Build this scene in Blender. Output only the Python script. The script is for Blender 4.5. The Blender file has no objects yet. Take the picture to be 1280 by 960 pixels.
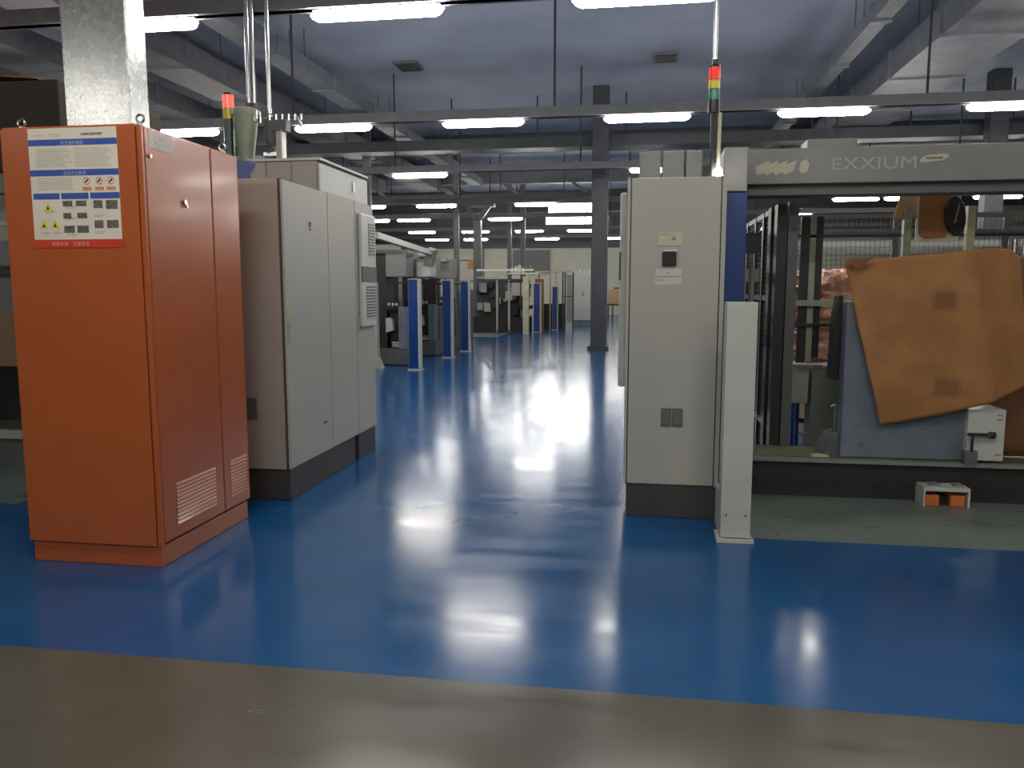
import bpy, bmesh, math, random
from mathutils import Vector, noise

random.seed(7)
sc = bpy.context.scene
col = sc.collection

# ------------------------------------------------------------------ camera, world, exposure
cam_d = bpy.data.cameras.new('camera')
cam_d.sensor_fit = 'HORIZONTAL'
cam_d.sensor_width = 36.0
cam_d.lens = 36.0 * 1000.0 / 1280.0
cam_d.clip_start = 0.05
cam_d.clip_end = 200
cam = bpy.data.objects.new('camera', cam_d)
cam.location = (0, 0, 1.45)
cam.rotation_euler = (math.radians(90 - 6.843), 0, math.radians(9.027))
col.objects.link(cam)
sc.camera = cam

w = bpy.data.worlds.new('world')
w.use_nodes = True
w.node_tree.nodes['Background'].inputs[0].default_value = (0.05, 0.055, 0.07, 1)
w.node_tree.nodes['Background'].inputs[1].default_value = 0.3
sc.world = w
sc.view_settings.view_transform = 'Standard'
sc.view_settings.look = 'None'
sc.view_settings.exposure = 0.28
sc.view_settings.gamma = 1.0
LAMP = 46.0          # radiance of the fluorescent diffusers

# ------------------------------------------------------------------ materials
def mat(name, c, rough=0.5, metal=0.0, var=0.08, scale=6.0, bump=0.0, bscale=40.0, rvar=0.0, emit=None, coat=0.0, c2=None, detail=4.0, stretch=None, alpha=1.0, spec=0.5):
    m = bpy.data.materials.new(name)
    m.use_nodes = True
    nt = m.node_tree
    b = nt.nodes['Principled BSDF']
    b.inputs['Base Color'].default_value = (*c, 1)
    b.inputs['Roughness'].default_value = rough
    b.inputs['Metallic'].default_value = metal
    b.inputs['Specular IOR Level'].default_value = spec
    if coat:
        b.inputs['Coat Weight'].default_value = coat
        b.inputs['Coat Roughness'].default_value = 0.1
    tc = nt.nodes.new('ShaderNodeTexCoord')
    mp = nt.nodes.new('ShaderNodeMapping')
    nt.links.new(tc.outputs['Object'], mp.inputs['Vector'])
    if stretch:
        mp.inputs['Scale'].default_value = stretch
    if emit:
        b.inputs['Emission Color'].default_value = (*emit[0], 1)
        b.inputs['Emission Strength'].default_value = emit[1]
        return m
    nz = nt.nodes.new('ShaderNodeTexNoise')
    nz.inputs['Scale'].default_value = scale
    nz.inputs['Detail'].default_value = detail
    nt.links.new(mp.outputs[0], nz.inputs['Vector'])
    rp = nt.nodes.new('ShaderNodeValToRGB')
    rp.color_ramp.elements[0].position = 0.3
    rp.color_ramp.elements[1].position = 0.7
    a = tuple(max(0, k * (1 - var)) for k in c)
    d = c2 if c2 else tuple(min(1, k * (1 + var)) for k in c)
    rp.color_ramp.elements[0].color = (*a, 1)
    rp.color_ramp.elements[1].color = (*d, 1)
    nt.links.new(nz.outputs['Fac'], rp.inputs['Fac'])
    nt.links.new(rp.outputs['Color'], b.inputs['Base Color'])
    if rvar:
        mr = nt.nodes.new('ShaderNodeMapRange')
        mr.inputs['From Min'].default_value = 0.3
        mr.inputs['From Max'].default_value = 0.7
        mr.inputs['To Min'].default_value = max(0.02, rough - rvar)
        mr.inputs['To Max'].default_value = min(1, rough + rvar)
        nt.links.new(nz.outputs['Fac'], mr.inputs['Value'])
        nt.links.new(mr.outputs[0], b.inputs['Roughness'])
    if bump:
        n2 = nt.nodes.new('ShaderNodeTexNoise')
        n2.inputs['Scale'].default_value = bscale
        n2.inputs['Detail'].default_value = 3
        nt.links.new(mp.outputs[0], n2.inputs['Vector'])
        bp = nt.nodes.new('ShaderNodeBump')
        bp.inputs['Strength'].default_value = bump
        bp.inputs['Distance'].default_value = 0.01
        nt.links.new(n2.outputs['Fac'], bp.inputs['Height'])
        nt.links.new(bp.outputs[0], b.inputs['Normal'])
    return m

def floor_mat(name, c, c2, rough, scale):
    """painted epoxy: mottled colour, soft scuffs, slightly wavy gloss"""
    m = bpy.data.materials.new(name); m.use_nodes = True
    nt = m.node_tree; b = nt.nodes['Principled BSDF']
    tc = nt.nodes.new('ShaderNodeTexCoord')
    n1 = nt.nodes.new('ShaderNodeTexNoise'); n1.inputs['Scale'].default_value = scale; n1.inputs['Detail'].default_value = 5
    nt.links.new(tc.outputs['Object'], n1.inputs['Vector'])
    r = nt.nodes.new('ShaderNodeValToRGB')
    r.color_ramp.elements[0].position = .3; r.color_ramp.elements[1].position = .72
    r.color_ramp.elements[0].color = (*c, 1); r.color_ramp.elements[1].color = (*c2, 1)
    nt.links.new(n1.outputs['Fac'], r.inputs['Fac'])
    nt.links.new(r.outputs[0], b.inputs['Base Color'])
    mp = nt.nodes.new('ShaderNodeMapping'); mp.inputs['Scale'].default_value = (.8, 3.5, 1); mp.inputs['Rotation'].default_value = (0, 0, .15)
    nt.links.new(tc.outputs['Object'], mp.inputs['Vector'])
    n2 = nt.nodes.new('ShaderNodeTexNoise'); n2.inputs['Scale'].default_value = 1.6; n2.inputs['Detail'].default_value = 6; n2.inputs['Roughness'].default_value = .7
    nt.links.new(mp.outputs[0], n2.inputs['Vector'])
    mr = nt.nodes.new('ShaderNodeMapRange'); mr.inputs['From Min'].default_value = .35; mr.inputs['From Max'].default_value = .7
    mr.inputs['To Min'].default_value = rough * .78; mr.inputs['To Max'].default_value = rough * 1.4
    nt.links.new(n2.outputs['Fac'], mr.inputs['Value']); nt.links.new(mr.outputs[0], b.inputs['Roughness'])
    b.inputs['Specular IOR Level'].default_value = .52
    return m

M = {}
M['blue_floor'] = floor_mat('blue epoxy floor', (.003, .068, .205), (.006, .092, .255), .168, 1.5)
M['grey_floor'] = floor_mat('grey epoxy floor', (.075, .070, .055), (.12, .11, .085), .2, 1.2)
M['green_floor'] = floor_mat('grey green epoxy floor', (.12, .15, .13), (.17, .205, .18), .32, 1.8)
M['deck'] = mat('ceiling deck with blue floor bounce', (.42, .46, .60), .75, var=.12, scale=.8)  # blue cast of light bounced off the floor is put into the colour
M['wall'] = mat('cream wall paint', (.52, .51, .43), .8, var=.06, scale=1.5)
M['wall_dark'] = mat('grey upper wall', (.10, .10, .11), .8)
M['steel_dark'] = mat('dark grey painted steel', (.045, .05, .06), .5, var=.2)
M['beam'] = mat('grey painted beam', (.16, .16, .18), .6, var=.15)
M['rail'] = mat('light rail steel', (.20, .20, .21), .5, var=.1)
M['duct_paint'] = mat('pale blue grey duct', (.22, .23, .27), .55, var=.15, scale=3)
M['orange'] = mat('orange cabinet enamel', (.42, .098, .026), .26, var=.04, scale=5, rvar=.01, coat=.15)
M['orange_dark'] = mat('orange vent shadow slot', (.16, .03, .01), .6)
M['galv'] = mat('galvanised sheet', (.55, .56, .55), .27, metal=.9, var=.12, scale=20, rvar=.02, detail=8)
M['cab'] = mat('grey cabinet enamel', (.40, .395, .355), .42, var=.04, scale=1.3, c2=(.415, .40, .335), bump=.05, bscale=300)
M['cab_light'] = mat('pale grey enamel', (.54, .54, .50), .4, var=.05, scale=3)
M['cab_soft'] = mat('warm grey enamel and orange bounce', (.36, .32, .27), .4, var=.06, scale=1.4)  # on the long cabinet's body the warm tone paints in reflected orange
M['gasket'] = mat('door gap rubber', (.07, .065, .06), .7)
M['plinth'] = mat('dark grey plinth', (.052, .047, .045), .55, var=.1)
M['label_dark'] = mat('grey green label', (.10, .115, .105), .5)
M['black'] = mat('black plastic', (.014, .014, .016), .35)
M['black_metal'] = mat('black painted metal', (.02, .019, .02), .45)
M['white'] = mat('white painted post', (.50, .51, .46), .42, var=.05, scale=4)
M['white_plastic'] = mat('off white plastic', (.66, .66, .58), .4)
M['steel'] = mat('bright steel tube', (.55, .55, .54), .25, metal=1.0, var=.1, scale=12)
M['blue'] = mat('blue enamel', (.010, .045, .20), .35, var=.08, scale=5)
M['blue_soft'] = mat('soft blue plastic', (.12, .15, .33), .4)
M['slate'] = mat('blue grey enamel', (.15, .18, .225), .4, var=.14, scale=6, bump=.05, bscale=30)
M['machine'] = mat('machine grey enamel', (.235, .235, .22), .45, var=.08, scale=3)
M['machine_mid'] = mat('machine mid grey', (.115, .12, .12), .5, var=.12, scale=4)
M['base'] = mat('machine base black brown', (.028, .024, .024), .5, var=.2, scale=5)
M['oily'] = mat('oily bed plate', (.17, .18, .11), .35, metal=.3, var=.3, scale=8)
M['hopper'] = mat('grey green hopper enamel', (.33, .36, .27), .45, var=.12, scale=8)
M['kraft'] = mat('orange brown kraft paper', (.36, .16, .05), .62, var=.14, scale=3.5, bump=.35, bscale=14)
M['kraft_fold'] = mat('darker kraft paper', (.20, .085, .028), .6, var=.14, scale=5)  # darker brown, shown on the folded corner
M['kraft_dark'] = mat('oil stained kraft paper', (.17, .075, .028), .6, var=.2, scale=3.5, bump=.3, bscale=12)
M['kraft_pale'] = mat('pale card', (.62, .40, .22), .7, var=.08)
M['carton'] = mat('brown carton board', (.26, .17, .10), .75, var=.12, scale=5, bump=.1)
M['cover'] = mat('dull brown board cover', (.055, .042, .028), .75, var=.15, scale=4)
M['stain'] = mat('brown oil stain', (.20, .075, .025), .6, var=.2, scale=12)
M['copper'] = mat('pink plastic film over stock', (.62, .27, .18), .16, var=.35, scale=14, bump=.9, bscale=18, c2=(.75, .42, .30), spec=.8)
M['cream_print'] = mat('cream enamel lettering', (.52, .48, .36), .5, var=.05)
M['grey_print'] = mat('pale grey lettering', (.40, .40, .38), .5, var=.05)
M['paper'] = mat('poster paper', (.72, .67, .56), .45, var=.03)
M['paper_text'] = mat('small grey print', (.45, .42, .36), .5, var=.15, scale=60)
M['poster_blue'] = mat('poster blue ink', (.035, .09, .38), .45, var=.05)
M['poster_lilac'] = mat('poster pale lettering', (.42, .45, .68), .45, var=.05)
M['poster_red'] = mat('poster red ink', (.60, .045, .02), .4, var=.05)
M['poster_pink'] = mat('poster pink lettering', (.85, .42, .32), .4, var=.03)
M['poster_yellow'] = mat('poster yellow ink', (.72, .62, .06), .45, var=.05)
M['poster_photo'] = mat('poster photo print', (.06, .06, .055), .5, var=.6, scale=90, c2=(.22, .21, .18))
M['poster_rust'] = mat('poster rust print', (.62, .22, .12), .5, var=.1)
M['sticker'] = mat('pinkish sticker', (.52, .42, .40), .3, var=.08, scale=40)
M['yellow_sticker'] = mat('yellow warning sticker', (.65, .5, .06), .4)
M['dark_teal'] = mat('dark teal lens tube', (.02, .06, .06), .25)
M['red_lens'] = mat('red lens', (.65, .03, .02), .15, var=.1, emit=((1, .05, .02), .35))
M['red_lit'] = mat('lit red lens', (.8, .1, .08), .15, emit=((1, .12, .08), .9))
M['yellow_lens'] = mat('yellow lens', (.72, .60, .04), .18, var=.1)
M['green_lens'] = mat('green lens', (.03, .24, .15), .18, var=.1)
M['mesh'] = mat('dark guard wire', (.035, .037, .035), .5)
M['lampbody'] = mat('lamp housing', (.6, .6, .6), .5, var=.03)
M['lamp'] = mat('fluorescent diffuser', (.9, .9, .95), .4, emit=((1.0, .965, .90), LAMP))
M['panel_pane'] = mat('lit panel pane', (.9, .9, .9), .4, emit=((1.0, .99, .92), 12.0))  # glowing face of the hung light panels
M['orange_sign'] = mat('orange board', (.80, .36, .12), .6)
M['orange_pad'] = mat('orange rubber pad', (.62, .16, .04), .5)
M['teal'] = mat('dark teal cloth', (.03, .07, .08), .7)
M['green_glass'] = mat('green tinted guard panel', (.16, .27, .21), .25, var=.1)
M['wood_leg'] = mat('dark table leg', (.08, .06, .045), .6)
M['yellow_post'] = mat('yellowed cream post', (.52, .50, .34), .5, var=.1)

# ------------------------------------------------------------------ mesh helpers
ORG = {}
class MB:
    def __init__(s):
        s.v = []; s.f = []; s.m = []
    def add(s, vs, fs, m=0):
        o = len(s.v)
        s.v += [tuple(p) for p in vs]
        for f in fs:
            s.f.append([i + o for i in f]); s.m.append(m)
        return s
    def box(s, x0, x1, y0, y1, z0, z1, m=0):
        vs = [(x, y, z) for z in (z0, z1) for y in (y0, y1) for x in (x0, x1)]
        return s.add(vs, [(0, 2, 3, 1), (4, 5, 7, 6), (0, 1, 5, 4), (2, 6, 7, 3), (0, 4, 6, 2), (1, 3, 7, 5)], m)
    def cyl(s, p, q, r, n=16, r2=None, m=0):
        p = Vector(p); q = Vector(q); r2 = r if r2 is None else r2
        d = (q - p).normalized()
        a = d.orthogonal().normalized(); b = d.cross(a)
        vs = []
        for c, rr in ((p, r), (q, r2)):
            for i in range(n):
                t = 2 * math.pi * i / n
                vs.append(c + (a * math.cos(t) + b * math.sin(t)) * rr)
        fs = [(i, (i + 1) % n, n + (i + 1) % n, n + i) for i in range(n)]
        fs += [tuple(range(n))[::-1], tuple(range(n, 2 * n))]
        return s.add(vs, fs, m)
    def lathe(s, c, prof, n=20, m=0):
        vs = []; fs = []
        for r, z in prof:
            for i in range(n):
                t = 2 * math.pi * i / n
                vs.append((c[0] + r * math.cos(t), c[1] + r * math.sin(t), c[2] + z))
        for k in range(len(prof) - 1):
            for i in range(n):
                fs.append((k * n + i, k * n + (i + 1) % n, (k + 1) * n + (i + 1) % n, (k + 1) * n + i))
        fs.append(tuple(range(n))[::-1]); fs.append(tuple((len(prof) - 1) * n + i for i in range(n)))
        return s.add(vs, fs, m)
    def bar(s, p, q, w, h, m=0):
        p = Vector(p); q = Vector(q); d = (q - p).normalized()
        up = Vector((0, 0, 1)) if abs(d.z) < .9 else Vector((0, 1, 0))
        a = d.cross(up).normalized() * w / 2; b = a.cross(d).normalized() * h / 2
        vs = [c + sx * a + sz * b for c in (p, q) for sx, sz in ((-1, -1), (1, -1), (1, 1), (-1, 1))]
        return s.add(vs, [(3, 2, 1, 0), (4, 5, 6, 7), (0, 1, 5, 4), (1, 2, 6, 5), (2, 3, 7, 6), (3, 0, 4, 7)], m)
    def prism(s, pts, axis, a0, a1, m=0):
        """pts: outline in the two other axes; axis 0=x 1=y 2=z"""
        def P(u, v, t):
            return (t, u, v) if axis == 0 else ((u, t, v) if axis == 1 else (u, v, t))
        n = len(pts)
        vs = [P(u, v, a0) for u, v in pts] + [P(u, v, a1) for u, v in pts]
        fs = [tuple(range(n)), tuple(range(2 * n - 1, n - 1, -1))]
        fs += [(i, n + i, n + (i + 1) % n, (i + 1) % n) for i in range(n)]
        return s.add(vs, fs, m)
    def torus(s, c, R, r, ax='x', n=18, k=8, m=0):
        vs = []; fs = []
        for i in range(n):
            t = 2 * math.pi * i / n
            for j in range(k):
                u = 2 * math.pi * j / k
                a = (R + r * math.cos(u)) * math.cos(t); b = (R + r * math.cos(u)) * math.sin(t); d = r * math.sin(u)
                p = {'x': (d, a, b), 'y': (a, d, b), 'z': (a, b, d)}[ax]
                vs.append((c[0] + p[0], c[1] + p[1], c[2] + p[2]))
                fs.append((i * k + j, ((i + 1) % n) * k + j, ((i + 1) % n) * k + (j + 1) % k, i * k + (j + 1) % k))
        return s.add(vs, fs, m)
    def build(s, name, ms, parent=None, bevel=0, smooth=False, solid=0):
        org = ORG.get(parent.name, Vector((0, 0, 0))) if parent else Vector((0, 0, 0))
        me = bpy.data.meshes.new(name)
        me.from_pydata([(Vector(p) - org)[:] for p in s.v], [], s.f)
        for x in (ms if isinstance(ms, (list, tuple)) else [ms]):
            me.materials.append(M[x])
        for p, k in zip(me.polygons, s.m):
            p.material_index = k
        bm = bmesh.new(); bm.from_mesh(me); bmesh.ops.recalc_face_normals(bm, faces=bm.faces)
        bm.to_mesh(me); bm.free()
        if smooth:
            me.shade_smooth()
            try: me.set_sharp_from_angle(angle=math.radians(40))
            except Exception: pass
        o = bpy.data.objects.new(name, me); col.objects.link(o)
        if parent: o.parent = parent
        ORG[o.name] = org
        if solid:
            md = o.modifiers.new('s', 'SOLIDIFY'); md.thickness = solid
        if bevel:
            md = o.modifiers.new('b', 'BEVEL'); md.width = bevel; md.segments = 2; md.limit_method = 'ANGLE'
        return o

def thing(name, label, cat, loc, group=None):
    o = bpy.data.objects.new(name, None); col.objects.link(o)
    o.empty_display_size = .1
    o.location = loc; ORG[o.name] = Vector(loc)
    o['label'] = label; o['category'] = cat
    if group: o['group'] = group
    return o
def tag(o, label, cat, group=None):
    o['label'] = label; o['category'] = cat
    if group: o['group'] = group
    # give a one-mesh thing its origin at its base
    vs = [v.co for v in o.data.vertices]
    c = Vector(((min(v.x for v in vs) + max(v.x for v in vs)) / 2, (min(v.y for v in vs) + max(v.y for v in vs)) / 2, min(v.z for v in vs)))
    for v in vs: v -= c
    o.location = c
    return o
def struct(o):
    o['kind'] = 'structure'; return o
def sub(o, label):
    o['label'] = label; return o
def copy_tree(src, loc=None, label=None, group=None, parent=None, rot=None):
    c = src.copy(); col.objects.link(c)
    if parent: c.parent = parent
    if loc is not None: c.location = loc; ORG[c.name] = Vector(loc)
    if rot is not None: c.rotation_euler = rot
    if label: c['label'] = label
    if group: c['group'] = group
    for ch in list(src.children): copy_tree(ch, parent=c)
    return c
def text(name, body, size, parent, org, ms, ext=.002, shear=0.0, scalex=1.0, facing='y'):
    """lettering as a mesh lying on a wall that faces -Y; org = lower left corner"""
    cu = bpy.data.curves.new(name, 'FONT'); cu.body = body; cu.size = size; cu.extrude = ext; cu.shear = shear; cu.resolution_u = 2; cu.offset = 0
    tmp = bpy.data.objects.new(name + '_src', cu); col.objects.link(tmp)
    bpy.context.view_layer.update()
    dg = bpy.context.evaluated_depsgraph_get()
    me = bpy.data.meshes.new_from_object(tmp.evaluated_get(dg))
    b = MB()
    vs = [(org[0] + v.co.x * scalex, org[1] - v.co.z, org[2] + v.co.y) for v in me.vertices]
    b.add(vs, [tuple(p.vertices) for p in me.polygons])
    bpy.data.objects.remove(tmp); bpy.data.curves.remove(cu); bpy.data.meshes.remove(me)
    return b.build(name, ms, parent)

# ================================================================== THE SETTING
X0, X1, Y0, Y1, ZC = -20.0, 17.0, -8.0, 44.0, 6.0
fl = MB()
xs = [X0, -5.6, -4.15, .68, X1]
ys = [Y0, 2.757, 4.69, 7.6, 9.3, 23.4, 25.8, Y1]
for j in range(len(ys) - 1):
    for i in range(len(xs) - 1):
        if j == 0: k = 1
        elif j == 1: k = 0
        elif j == 3: k = 0
        elif i == 2: k = 0
        elif i == 1: k = 0 if j >= 3 else 2
        else: k = 2
        if j == 5 and i == 1: k = 2
        fl.add([(xs[i], ys[j], 0), (xs[i + 1], ys[j], 0), (xs[i + 1], ys[j + 1], 0), (xs[i], ys[j + 1], 0)], [(0, 1, 2, 3)], k)
floor = struct(fl.build('floor', ['blue_floor', 'grey_floor', 'green_floor']))
b = MB(); b.box(X0, X1, Y0, Y1, ZC, ZC + .1)
ceiling = struct(b.build('ceiling', 'deck'))
for i, x in enumerate((-13.2, -8.4, -3.6, 1.2, 6.0, 10.8)):
    if x in (-3.6, 1.2): continue
    MB().box(x - .12, x + .12, Y0, Y1, ZC - .35, ZC).build('ceiling_beam', 'beam', ceiling)
for y, z0, z1, mm in ((-5, 5.6, 6, 'beam'), (2, 5.6, 6, 'beam'), (24.2, 5.45, 5.97, 'steel_dark'), (30.5, 5.35, 5.97, 'beam'), (38.2, 5.0, 5.97, 'steel_dark')):
    MB().box(X0, X1, y - .15, y + .15, z0, z1).build('ceiling_girder', mm, ceiling)
for x in (-13, -10.4, -7.8, -5.2, -2.6, 0, 2.6, 5.2, 7.8, 10.4):
    MB().bar((x, 30.5, 5.4), (x + .9, 30.4, 4.75), .08, .1).build('ceiling_brace', 'beam', ceiling)
struct(MB().box(X0, X1, Y1, Y1 + .15, 0, 3.62).build('wall_far', 'wall'))
struct(MB().box(X0, X1, Y1 - .3, Y1 + .15, 3.62, ZC).build('wall_far_upper', 'wall_dark'))
struct(MB().box(X0 - .15, X0, Y0, Y1, 0, ZC).build('wall_left', 'wall'))
struct(MB().box(X1, X1 + .15, Y0, Y1, 0, ZC).build('wall_right', 'wall'))
struct(MB().box(X0, X1, Y0 - .15, Y0, 0, ZC).build('wall_back', 'wall'))
# two big bright light panels hung near the far end
def light_panel(xa, xb, y, z0, z1, lab):
    t = thing('light_panel', lab, 'light', ((xa + xb) / 2, y, z0), 'bright light panels near the far end')
    MB().box(xa, xb, y, y + .12, z0 - .03, z1 + .03).build('panel_housing', 'rail', t)
    xm = xb - .42
    for x0, x1 in ((xa + .02, xm - .03), (xm + .03, xb - .02)):
        MB().box(x0, x1, y - .02, y, z0, z1).build('lit_pane', 'panel_pane', t)
    for x in (xa + .2, xb - .2): MB().cyl((x, y + .06, z1), (x, y + .06, ZC), .015, 6).build('hanger_rod', 'rail', t)
light_panel(-3.75, -1.75, 33.0, 4.43, 4.85, 'big bright light panel, the higher one left of the dark pillar')
light_panel(-4.2, -2.0, 36.0, 4.27, 4.56, 'big bright light panel, the lower one left of the dark pillar')
# wall pilaster, signs
struct(MB().box(-8.9, -8.55, Y1 - .2, Y1, 0, 3.6).build('pilaster', 'beam'))
struct(MB().box(-6.9, -4.9, Y1 - .25, Y1, 2.3, 3.5).build('trim_1', 'machine_mid'))

# ceiling vents
def vent(x, y, lab):
    t = thing('ceiling_vent', lab, 'vent', (x, y, ZC), 'vents in the smooth ceiling')
    MB().box(x - .24, x + .24, y - .3, y + .3, ZC - .06, ZC).build('frame', 'beam', t)
    for k in range(5):
        MB().box(x - .2, x + .2, y - .26 + k * .11, y - .2 + k * .11, ZC - .085, ZC - .055).build('slat', 'steel_dark', t)
vent(-4.77, 16.5, 'dark slatted ceiling vent, the left one, above the far aisle lamps')
vent(.41, 16.7, 'dark slatted ceiling vent, the right one, near the dark pillar head')

# longitudinal ducts under the deck
def duct(name, x0, x1, z0, z1, y0, y1, lab, m='duct_paint'):
    t = thing(name, lab, 'duct', ((x0 + x1) / 2, y0, z0))
    n = max(2, int((y1 - y0) / 2.4)); st = (y1 - y0) / n
    for i in range(n):
        MB().box(x0, x1, y0 + i * st + .02, y0 + (i + 1) * st - .02, z0, z1).build('duct_section', m, t)
        MB().box(x0 - .03, x1 + .03, y0 + (i + 1) * st - .03, y0 + (i + 1) * st + .03, z0 - .03, z1 + .03).build('flange', m, t)
    for i in range(0, n, 2):
        for x in (x0 + .06, x1 - .06):
            MB().cyl((x, y0 + (i + .5) * st, z1), (x, y0 + (i + .5) * st, ZC), .012, 6).build('hanger_rod', 'beam', t)
duct('air_duct', 4.2, 5.4, 5.05, 5.5, 3, 30, 'wide pale air duct running to the far end under the ceiling, right side')
duct('air_duct', 3.25, 3.5, 5.3, 5.5, 3, 30, 'narrow pale duct beside the wide one, ceiling right side')
duct('air_duct', -8.3, -7.5, 5.1, 5.5, 3, 30, 'wide grey air duct under the ceiling at the left', 'beam')
duct('air_duct', -6.3, -5.9, 5.25, 5.5, 3, 30, 'slim grey duct under the ceiling, nearest the aisle on the left')
duct('air_duct', -10.6, -9.6, 5.12, 5.5, 3, 30, 'broad grey duct under the ceiling at the far left', 'beam')
# cable trays crossing the hall
for y, z0, z1, lab in ((19.6, 4.75, 5.0, 'dark cable tray crossing behind the dark pillar'), (26.5, 4.35, 4.5, 'dark cable tray crossing the hall over the far machines')):
    t = thing('cable_tray', lab, 'tray', (0, y, z0))
    MB().box(-15, 15, y - .25, y + .25, z0, z0 + .04).build('tray_floor', 'steel_dark', t)
    MB().box(-15, 15, y - .27, y - .25, z0, z1).build('tray_side', 'steel_dark', t)
    MB().box(-15, 15, y + .25, y + .27, z0, z1).build('tray_side', 'steel_dark', t)
    for i in range(13):
        x = -13 + i * 2.1
        MB().cyl((x, y, z0), (x, y, ZC), .02, 6).build('hanger_rod', 'steel_dark', t)

# ------------------------------------------------------------------ pillars
def pillar(x, y, w, d, z, m, nm='pillar'):
    o = struct(MB().box(x - w / 2, x + w / 2, y - d / 2, y + d / 2, 0, z).build(nm, m, bevel=.01))
    MB().box(x - w / 2 - .06, x + w / 2 + .06, y - d / 2 - .06, y + d / 2 + .06, 0, .1).build('base_plate', m, o)
    return o
pillar(-.95, 19.0, .37, .34, ZC, 'steel_dark')
o = pillar(-5.55, 27.4, .26, .26, 3.75, 'machine_mid')
MB().bar((-5.55, 27.4, 3.7), (-5.95, 27.4, 4.25), .14, .16).build('branch', 'machine_mid', o)
MB().bar((-5.55, 27.4, 3.7), (-5.15, 27.4, 4.25), .14, .16).build('branch', 'machine_mid', o)
MB().box(-6.15, -4.95, 27.25, 27.55, 4.2, 4.35).build('cap', 'machine_mid', o)
pillar(-6.2, 27.0, .17, .17, ZC, 'machine_mid')
pillar(-7.6, 22.0, .2, .2, ZC, 'duct_paint')
pillar(-5.35, 33, .16, .16, ZC, 'machine_mid'); pillar(-4.85, 33.4, .2, .2, ZC, 'machine_mid')
pillar(7.4, 18.9, .37, .34, ZC, 'steel_dark')

# ------------------------------------------------------------------ fluorescent lamps on rails
rows = [
    (-6.5, [-4.75, 2.47]), (-1.0, [-7.5, -3.2, -.8, 2.47]),
    (2.4, [-2.0, .8, 4.9]),
    (7.15, [-9.5, -7.1, -4.67, -2.35, .0, 2.47, 4.9, 7.3]),
    (12.0, [-11.9, -9.5, -7.15, -4.67, -2.34, .05, 2.47, 4.92, 7.3]),
    (17.2, [-12, -9.5, -4.75, .35, 4.9, 7.6]),
    (23.6, [-12, -8.2, -6.03, -3.05, 5.8, 7.15, 9.4]),
    (28.4, [-12, -9.6, -8.1, -4.75, 0.2, 5.0, 9.6]),
    (34.6, [-9.5, -7.1, -4.75, -2.5, .1, 5.0]),
    (40.0, [-10.2, -8.2, -4.6, -1.2, 7.2]),
]
def make_lamp(x, y, lab):
    t = thing('fluorescent_lamp', lab, 'lamp', (x, y, 3.78), 'fluorescent lamps on the ceiling rails')
    # faceted long diffuser, narrowed ends
    b = MB(); n = 10
    secs = [(-.60, .35), (-.565, .8), (-.53, 1), (.53, 1), (.565, .8), (.60, .35)]
    vs = []; fs = []
    for sx, k in secs:
        for i in range(n):
            a = math.radians(-230 + 280 * i / (n - 1))
            vs.append((x + sx, y + .075 * k * math.cos(a), 3.868 + .05 * k * math.sin(a)))
    for q in range(len(secs) - 1):
        for i in range(n - 1):
            fs.append((q * n + i, q * n + i + 1, (q + 1) * n + i + 1, (q + 1) * n + i))
        fs.append((q * n + n - 1, q * n, (q + 1) * n, (q + 1) * n + n - 1))
    fs.append(tuple(range(n))); fs.append(tuple((len(secs) - 1) * n + i for i in range(n)))
    b.add(vs, fs); b.build('diffuser', 'lamp', t, smooth=False)
    MB().prism([(y - .045, 3.905), (y + .045, 3.905), (y + .03, 3.9195), (y - .03, 3.9195)], 0, x - .58, x + .58).build('housing', 'lampbody', t)
    for s in (-1, 1):
        MB().torus((x + s * .60, y, 3.875), .022, .006, 'y', 10, 6).build('clip', 'steel', t)
    return t
proto = None
k = 0
for y, xl in rows:
    r = thing('lamp_rail', 'grey steel rail carrying the lamps %s' % (
        {-6.5: 'furthest behind the camera', -1.0: 'just behind the camera', 2.4: 'straight above the camera'}[y] if y < 3 else {7.15: 'nearest overhead', 12.0: 'above the cabinets', 17.2: 'just in front of the dark pillar', 23.6: 'beyond the dark pillar', 28.4: 'over the far machines', 34.6: 'near the far end', 40.0: 'next to the far wall'}[y]), 'rail', (0, y, 3.92))
    MB().box(X0, X1, y - .04, y + .04, 3.92, 4.07).build('rail_body', 'rail', r)
    MB().box(X0, X1, y - .075, y + .075, 3.92, 3.935).build('rail_lip', 'rail', r)
    for x in (-14, -11.3, -8.9, -5.3, -1.28, 3.8, 6.1, 9, 12):
        MB().cyl((x, y, 4.07), (x, y, ZC), .018, 8).build('hanger_rod', 'steel_dark', r)
    for x in xl:
        where = 'left' if x < -3 else ('middle' if x < 1.5 else 'right')
        lab = 'white glowing tube lamp under its rail, %s' % {True: 'behind the camera', False: ''}[y < 3]
        if y >= 3:
            rw = {7.15: 'nearest row', 12.0: 'second row from the camera', 17.2: 'third row from the camera', 23.6: 'fourth row from the camera', 28.4: 'fifth row from the camera', 34.6: 'sixth row from the camera', 40.0: 'last row by the far wall'}[y]
            order = xl.index(x)
            nth = ['first', 'second', 'third', 'fourth', 'fifth', 'sixth', 'seventh', 'eighth', 'ninth'][order]
            lab = 'glowing tube lamp, %s from the left in the %s' % (nth, rw)
        else:
            lab = 'glowing tube lamp %s, %s from the left' % ({-6.5: 'furthest behind the camera', -1.0: 'just behind the camera', 2.4: 'above the camera'}[y], ('first', 'second', 'third', 'fourth')[xl.index(x)])
        if proto is None: proto = make_lamp(x, y, lab)
        else: copy_tree(proto, (x, y, 3.78), lab, 'fluorescent lamps on the ceiling rails')

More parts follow.
